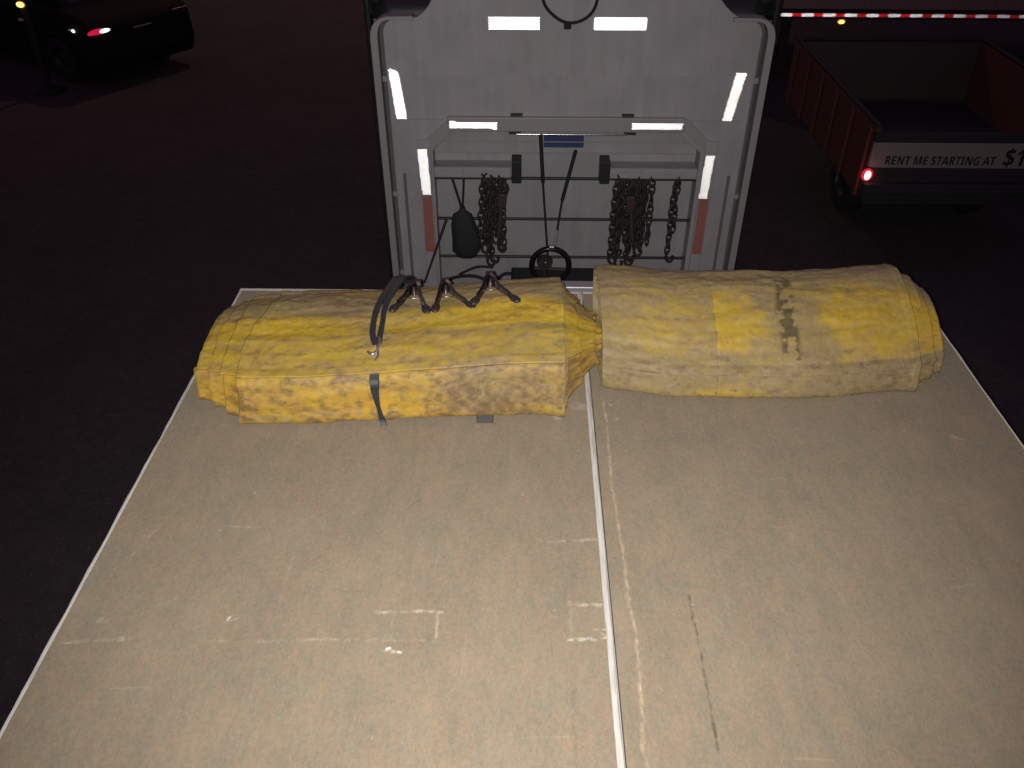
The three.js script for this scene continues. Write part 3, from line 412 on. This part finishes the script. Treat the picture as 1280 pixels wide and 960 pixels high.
// air lines with grips
function airLine(label, top, mid, end, x0) {
  const t = thing('air_line', label, 'air line', top);
  const r = p => [p[0] - top[0], p[1] - top[1], p[2] - top[2]];
  obj('grip', bar([0, 0, 0], r(mid), 0.0115, 12), rubber, t);
  obj('line', tube([r(mid), r([mix(mid[0], end[0], 0.5), mix(mid[1], end[1], 0.5), mix(mid[2], end[2], 0.5) - 0.004]), r(end)], 0.0068), rubber, t);
  return t;
}
airLine('straight black air line hanging down the middle of the load guard', [0.075, 2.178, -4.765], [0.095, 1.88, -4.765], [0.14, 1.36, -4.66]);
{ const t = airLine('slanting black air line below the blue sticker', [0.285, 2.07, -4.80], [0.215, 1.76, -4.78], [0.19, 1.58, -4.74]);
  const pts = []; for (let i = 0; i <= 80; i++) { const a = i / 80 * Math.PI * 12; pts.push([-0.095 - 0.02 * i / 80 + Math.cos(a) * 0.010, -0.49 - 0.11 * i / 80, 0.06 + 0.05 * i / 80 + Math.sin(a) * 0.010]); }
  obj('end_spring', tube(pts, 0.0022, 120, 5), std(C(0.4, 0.4, 0.42), 0.4, 0.8), t); }
{
  const t = thing('hose_ring', 'upright black hose ring behind the gap between the tarps', 'hose', [0.15, 1.40, -4.62]);
  obj('ring', new THREE.TorusGeometry(0.115, 0.018, 12, 48), std(C(0.012, 0.012, 0.014), 0.25), t);
  obj('fitting', [new THREE.CylinderGeometry(0.045, 0.05, 0.03, 20).rotateX(Math.PI / 2).translate(-0.035, 0.02, 0.0), bar([-0.035, 0.02, 0], [-0.035, -0.1, 0], 0.018), bar([-0.10, -0.02, 0], [0.1, -0.03, 0], 0.012)], chain, t);
  obj('knob', new THREE.SphereGeometry(0.011, 12, 8).translate(-0.03, 0.03, 0.02), std(C(0.4, 0.4, 0.4), 0.3, 0.9), t);
  obj('clip', rb(-0.012, 0.022, 0.112, 0.14, -0.012, 0.02, 0.005), std(C(0.5, 0.5, 0.52), 0.3, 0.9), t);
}
// chains over the upper rod
function chainStrand(path, pitch = 0.042) { const c = new THREE.CatmullRomCurve3(path.map(p => V(...p))), L = c.getLength(), n = Math.floor(L / pitch), gs = [];
  for (let i = 0; i < n; i++) { const f = (i + 0.5) / n, p = c.getPointAt(f), d = c.getTangentAt(f); const g = new THREE.TorusGeometry(0.0165, 0.0062, 6, 12).scale(1, 1.75, 1); g.rotateY((i % 2) * Math.PI / 2 + 0.35); g.applyQuaternion(new THREE.Quaternion().setFromUnitVectors(V(0, 1, 0), d)); gs.push(g.translate(p.x, p.y, p.z)); } return gs; }
function hangChain(label, x, len1, len2, dx, seed, group) {
  const Rn = rng(seed), t = thing('chain', label, 'chain', [x, 1.872, -4.85], 0, group);
  const j = () => (Rn() - 0.5) * 0.022;
  obj('links', chainStrand([[-dx / 2 + j(), -len1, 0.035], [-dx / 2 + j(), -len1 * 0.66, 0.03], [-dx / 2 + j(), -len1 * 0.33, 0.026], [-dx / 3, -0.03, 0.024], [0, 0.020, 0.004], [dx / 3, -0.03, -0.022], [dx / 2 + j(), -len2 * 0.4, -0.024], [dx / 2 + j(), -len2, -0.02]]), chain, t);
  const hx = -dx / 2; obj('hook', tube([[hx, -len1 + 0.01, 0.035], [hx - 0.004, -len1 - 0.04, 0.038], [hx + 0.022, -len1 - 0.065, 0.038], [hx + 0.04, -len1 - 0.04, 0.038], [hx + 0.036, -len1 - 0.02, 0.038]], 0.0095, 24), chain, t);
}
const gl = 'chains in the left bunch on the load guard', gr = 'chains in the right bunch on the load guard';
[[-0.262, 0.43, 0.30, 0.035, 1], [-0.225, 0.52, 0.40, 0.04, 2], [-0.19, 0.36, 0.5, 0.045, 3], [-0.155, 0.42, 0.46, 0.035, 4], [-0.245, 0.38, 0.47, 0.03, 5], [-0.205, 0.50, 0.33, 0.03, 6]].forEach(a => hangChain('rusty dark chain in the left bunch, between the bag and the air lines', ...a, gl));
[[0.56, 0.50, 0.42, 0.05, 11], [0.60, 0.52, 0.33, 0.05, 12], [0.64, 0.36, 0.48, 0.045, 13], [0.675, 0.48, 0.40, 0.05, 14], [0.715, 0.44, 0.49, 0.045, 15], [0.75, 0.32, 0.45, 0.05, 16], [0.58, 0.44, 0.50, 0.03, 17], [0.655, 0.51, 0.40, 0.03, 18], [0.695, 0.37, 0.47, 0.03, 19]].forEach(a => hangChain('rusty dark chain in the right bunch, right of the air lines', ...a, gr));
hangChain('single rusty chain hanging apart beside the right reflective post', 0.915, 0.48, 0.36, 0.03, 21);
{ // two lever binders among the chains
  for (const [x, y, a, l] of [[0.65, 1.62, 0.12, 'lever binder hanging low in the middle of the right chain bunch'], [-0.165, 1.63, -0.1, 'lever binder hanging low in the left chain bunch']]) {
    const t = thing('chain_binder', l, 'chain binder', [x, y, -4.79], 0); t.rotation.z = a; const m = std(C(0.08, 0.055, 0.05), 0.6, 0.4);
    obj('lever', [bar([0, 0.13, 0], [0, -0.12, 0.01], 0.013, 10, 0.017)], m, t); obj('yoke', rb(-0.028, 0.028, 0.08, 0.17, -0.014, 0.014, 0.008), m, t);
    obj('hook', tube([[0.02, 0.15, 0], [0.028, 0.21, 0], [0.008, 0.235, 0], [-0.01, 0.215, 0]], 0.008, 20), chain, t); obj('swivel_link', new THREE.TorusGeometry(0.016, 0.006, 6, 14).scale(1, 1.6, 1).translate(-0.03, 0.07, 0), chain, t);
  }
}
{ // bag of straps on a cord
  const t = thing('strap_bag', 'dark bag hanging by cords at the left of the load guard', 'bag', [-0.40, 1.872, -4.82]);
  const lt = new THREE.LatheGeometry([[0.001, -0.53], [0.05, -0.525], [0.085, -0.48], [0.092, -0.40], [0.082, -0.30], [0.055, -0.23], [0.02, -0.20], [0.012, -0.17]].map(p => new THREE.Vector2(...p)), 32), p = lt.attributes.position;
  for (let i = 0; i < p.count; i++) { const k = 1 + (fbm(p.getX(i) * 14 + 3, p.getY(i) * 12, 3, 77) - 0.5) * 0.6; p.setXYZ(i, p.getX(i) * k + 0.05 * sm(-0.2, -0.5, p.getY(i)) * 0.4, p.getY(i), p.getZ(i) * 0.55 * k); } lt.computeVertexNormals();
  obj('bag_body', lt, std(C(0.022, 0.024, 0.024), 0.8), t);
  obj('cord', [tube([[-0.055, 0.01, 0.0], [-0.03, -0.08, 0.01], [-0.004, -0.18, 0.012]], 0.008), tube([[0.015, 0.01, 0], [0.01, -0.08, 0.01], [0.002, -0.18, 0.012]], 0.007)], rubber, t);
}
{
  const t = obj('winch_bar', bar([-0.50, 1.62, -4.80], [-0.655, 1.21, -4.72], 0.009, 10, 0.007), steelDark); tag(t, 'thin dark bar leaning down left of the hanging bag', 'winch bar');
}
{
  const t = thing('air_hose', 'black air hose curling in arcs at the foot of the chain rack', 'hose', [-0.25, 1.2, -4.76]);
  obj('hose', tube([[-0.35, -0.13, 0], [-0.28, -0.01, 0], [-0.18, 0.035, 0], [-0.05, 0.035, 0.01], [0.03, -0.03, 0.02], [0.06, -0.12, 0.02]], 0.0115), rubber, t);
  obj('hose_loop', [new THREE.TorusGeometry(0.062, 0.0115, 10, 36).translate(0.135, 0.01, 0.02), tube([[-0.18, 0.06, 0.015], [-0.06, 0.115, 0.015], [0.04, 0.11, 0.01]], 0.009)], rubber, t);
}

// ------------------------------------------------------------------ other vehicles in the dark
{
  const t = thing('utility_trailer', 'orange open trailer with a white rental sign on its tailgate', 'trailer', [3.0, 0, -7.13]);
  const orange = std(C(0.13, 0.04, 0.03), 0.75), dk = std(C(0.03, 0.03, 0.032), 0.7), W = 2.1;
  obj('side_panel', [rb(0.0, 0.045, 0.72, 1.36, -2.75, -0.02, 0.008)], orange, t);
  obj('side_panel', [rb(W - 0.045, W, 0.72, 1.36, -2.75, -0.02, 0.008)], orange, t);
  for (let i = 0; i < 6; i++) obj('side_rib', rb(-0.03, -0.002, 0.72, 1.345, -2.65 + i * 0.5, -2.58 + i * 0.5, 0.006), orange, t);
  obj('top_rail', [bar([0.02, 1.385, -2.75], [0.02, 1.385, -0.02], 0.024), bar([W - 0.02, 1.385, -2.75], [W - 0.02, 1.385, -0.02], 0.024), bar([0, 1.385, -2.77], [W, 1.385, -2.77], 0.024)], dk, t);
  obj('front_panel', rb(0, W, 0.72, 1.36, -2.80, -2.755, 0.008), std(C(0.075, 0.06, 0.05), 0.8), t);
  for (let i = 0; i < 7; i++) obj('floor_board', rb(0.05 + i * 0.286, 0.05 + i * 0.286 + 0.28, 0.66, 0.70, -2.75, -0.03, 0.004, 1), dk, t);
  const tg = obj('tailgate', [rb(0, W, 0.96, 1.028, -0.03, 0.03, 0.008), rb(0, W, 1.252, 1.34, -0.03, 0.02, 0.01), rb(0, W, 0.72, 0.958, -0.03, 0.02, 0.01)], dk, t);
  const c = document.createElement('canvas'); c.width = 1024; c.height = 112; const g = c.getContext('2d'); g.fillStyle = '#928d83'; g.fillRect(0, 0, 1024, 112); g.fillStyle = '#1d1a18';
  const put = (s, x, y, w, h, font) => { g.font = font; const m = g.measureText(s).width; g.save(); g.translate(x, y); g.scale(w / m, 1); g.fillText(s, 0, 0); g.restore(); };
  put('RENT ME STARTING AT', 56, 98, 474, 40, 'bold 54px sans-serif'); put('$19', 560, 102, 150, 90, 'bold 112px sans-serif');
  const st = new THREE.CanvasTexture(c); st.colorSpace = THREE.SRGBColorSpace; const sg = new THREE.PlaneGeometry(W - 0.02, 0.22).translate(W / 2, 1.14, 0.0225);
  obj('sign_board', bx(0.008, W - 0.008, 1.029, 1.251, -0.02, 0.02), std(C(0.5, 0.48, 0.45), 0.7), tg); obj('sign_face', sg, std(0xffffff, 0.75, 0, { map: st }), tg);
  litLamp(t, 'tail_lamp', [0.0, 0.968, 0.035], C(0.75, 0.015, 0.03), C(1, 0.80, 0.76), [0.052, 0.058, 0.02], [0.03, 0.042, 0.012], [0, 0, 0.014], 0.02);
  obj('bumper', rb(-0.02, W, 0.80, 0.90, 0.022, 0.09, 0.012), dk, t);
  for (const x of [0.42, W - 0.42]) wheel(t, 0.34, 0.2, x, 0.34, -1.35, steelDark);
  obj('drawbar', [bar([W * 0.2, 0.62, -2.8], [W / 2, 0.55, -4.0], 0.04), bar([W * 0.8, 0.62, -2.8], [W / 2, 0.55, -4.0], 0.04)], dk, t);
}
{
  const t = thing('box_trailer', 'long box trailer with red and white tape along its bottom rail', 'trailer', [2.0, 0, -12.82], -0.012);
  const skin = std(C(0.30, 0.22, 0.19), 0.6), L = 13;
  obj('side_wall', rb(0, L, 1.03, 3.9, -2.5, -0.004, 0.02), skin, t);
  for (let i = 0; i < 21; i++) obj('wall_rib', rb(0.3 + i * 0.61, 0.36 + i * 0.61, 1.06, 3.84, -0.003, 0.012, 0.004, 1), skin, t);
  obj('bottom_rail', rb(0, L, 0.90, 1.03, -2.5, 0.006, 0.01), steelDark, t);
  for (let i = 0; i < 34; i++) { const x = 1.27 + i * 0.305; obj('white_tape', retro(rect(x, x + 0.172, 0.935, 0.985), 0.012).translate(0, 0, 0.008), farWhite, t); obj('red_tape', retro(rect(x + 0.178, x + 0.300, 0.935, 0.985), 0.012).translate(0, 0, 0.008), farRed, t); }
  litLamp(t, 'marker_lamp', [2.47, 0.865, -0.02], C(0.85, 0.33, 0.02), C(1, 0.75, 0.12), [0.055, 0.034, 0.02], [0.042, 0.024, 0.012], [0, 0, 0.012], 0.008);
  obj('landing_leg', [bx(1.75, 1.87, 0.05, 0.9, -0.5, -0.38), bx(1.68, 1.94, 0.001, 0.05, -0.6, -0.28)], steelDark, t); obj('leg_reflector', retro([[1.79, 0.80], [1.82, 0.80], [1.835, 0.83], [1.82, 0.855], [1.79, 0.85]], 0.011).translate(0, 0, -0.375), std(C(0.52, 0.40, 0.38), 0.3, 1), t);
  for (const x of [9.6, 10.9]) for (const z of [-0.25, -0.55]) { const [a, b] = wheelGeo(0.5, 0.26, 0, 0, 0).map(q => q.rotateY(Math.PI / 2).translate(x, 0.5, z)); const w = obj('wheel', a, rubber, t); obj('rim', b, alu, w); }
}
{ // dark saloon on the far left, its tail towards us
  const t = thing('parked_car', 'dark parked car at far left with a bright tail lamp', 'car', [-7.53, 0, -14.10], 0);
  t.rotation.y = 1.0;                                   // local +z is the car's tail
  const paint = new THREE.MeshPhysicalMaterial({ color: C(0.012, 0.010, 0.012), roughness: 0.75, specularIntensity: 0.4 }), gls = std(C(0.008, 0.008, 0.010), 0.15);
  const side = new THREE.Shape(); side.moveTo(-2.15, 0.30); side.lineTo(-2.2, 0.62); side.quadraticCurveTo(-2.1, 0.80, -1.2, 0.92); side.lineTo(1.55, 0.98); side.quadraticCurveTo(2.1, 0.96, 2.15, 0.80); side.lineTo(2.18, 0.42); side.lineTo(2.1, 0.28); side.lineTo(1.72, 0.26); side.absarc(1.32, 0.28, 0.38, 0, Math.PI, false); side.lineTo(-0.95, 0.26); side.absarc(-1.33, 0.28, 0.38, 0, Math.PI, false); side.closePath();
  const ext = (s, w, b) => new THREE.ExtrudeGeometry(s, { depth: w - 2 * b, bevelEnabled: true, bevelSize: b, bevelThickness: b, bevelSegments: 4, curveSegments: 12 }).translate(0, 0, -(w - 2 * b) / 2).rotateY(-Math.PI / 2);
  obj('body', ext(side, 1.74, 0.06), paint, t);
  const cab = new THREE.Shape(); cab.moveTo(-0.95, 0.93); cab.quadraticCurveTo(-0.3, 1.38, 0.05, 1.42); cab.lineTo(0.7, 1.42); cab.quadraticCurveTo(1.2, 1.36, 1.6, 0.98); cab.closePath();
  obj('window_band', ext(cab, 1.46, 0.08), gls, t); obj('roof', rb(-0.58, 0.58, 1.41, 1.455, -0.1, 0.85, 0.02), paint, t);
  for (const [x, z] of [[-0.78, -1.33], [0.78, -1.33], [-0.78, 1.32], [0.78, 1.32]]) wheel(t, 0.32, 0.2, x, 0.32, z, steelDark);
  for (const s of [1]) { const l = obj('tail_lamp', rb(s * 0.70 - 0.15, s * 0.70 + 0.15, 0.74, 0.86, 2.13, 2.20, 0.02), std(C(0.16, 0.008, 0.01), 0.3), t);
  }
  litLamp(t, 'lit_tail_lamp', [-0.72, 0.80, 2.20], C(0.62, 0.01, 0.05), C(1, 0.93, 0.93), [0.16, 0.042, 0.02], [0.095, 0.026, 0.014], [0.10, 0, 0.012], 0.012);
  const pl = obj('number_plate', rb(-0.16, 0.16, 0.66, 0.76, 2.205, 2.215, 0.004, 1), std(C(0.4, 0.4, 0.4), 0.5), t); litLamp(t, 'side_glint', [-0.872, 0.80, 1.84], C(0.16, 0.15, 0.15), C(0.9, 0.9, 0.92), [0.012, 0.016, 0.09], [0.014, 0.022, 0.035], [-0.006, 0, 0.03], 0.006);  // the small white glow is added for a glint on the car's side
  obj('bumper', rb(-0.84, 0.84, 0.36, 0.60, 2.12, 2.22, 0.04), paint, t);
}
{
  const t = thing('marker_post', 'dark marker post with a glowing amber lamp in the top left corner', 'marker post', [-6.93, 0, -12.16]);
  obj('post', rb(-0.04, 0.04, 0, 1.26, -0.03, 0.03, 0.01), steelDark, t); obj('base', rb(-0.16, 0.16, 0, 0.06, -0.16, 0.16, 0.02), rubber, t);
  litLamp(t, 'amber_lamp', [0, 1.20, 0.035], C(0.75, 0.36, 0.02), C(1, 0.82, 0.2), [0.062, 0.042, 0.02], [0.05, 0.033, 0.012], [0, 0, 0.012], 0.01);
  obj('pale_band', rb(-0.10, -0.03, 0.985, 1.02, 0.031, 0.04, 0.004, 1), std(C(0.6, 0.55, 0.5), 0.6), t);
}
{ // the phone whose flash lights the scene, held behind the lens
  const t = thing('smartphone', 'black phone held over the load with its flash lit', 'phone', [0, EYE, 0]); t.rotation.copy(camera.rotation);
  obj('phone_body', new RoundedBoxGeometry(0.145, 0.072, 0.008, 4, 0.0035).translate(0.055, 0, 0.012), std(C(0.01, 0.01, 0.01), 0.4), t);
  obj('flash_lens', new THREE.CylinderGeometry(0.003, 0.003, 0.001, 16).rotateX(Math.PI / 2).translate(-0.0135, 0.0, 0.0074), std(0x222222, 0.5, 0, { emissive: C(1, 0.97, 0.94), emissiveIntensity: 20 }), t);
}

renderer.render(scene, camera);
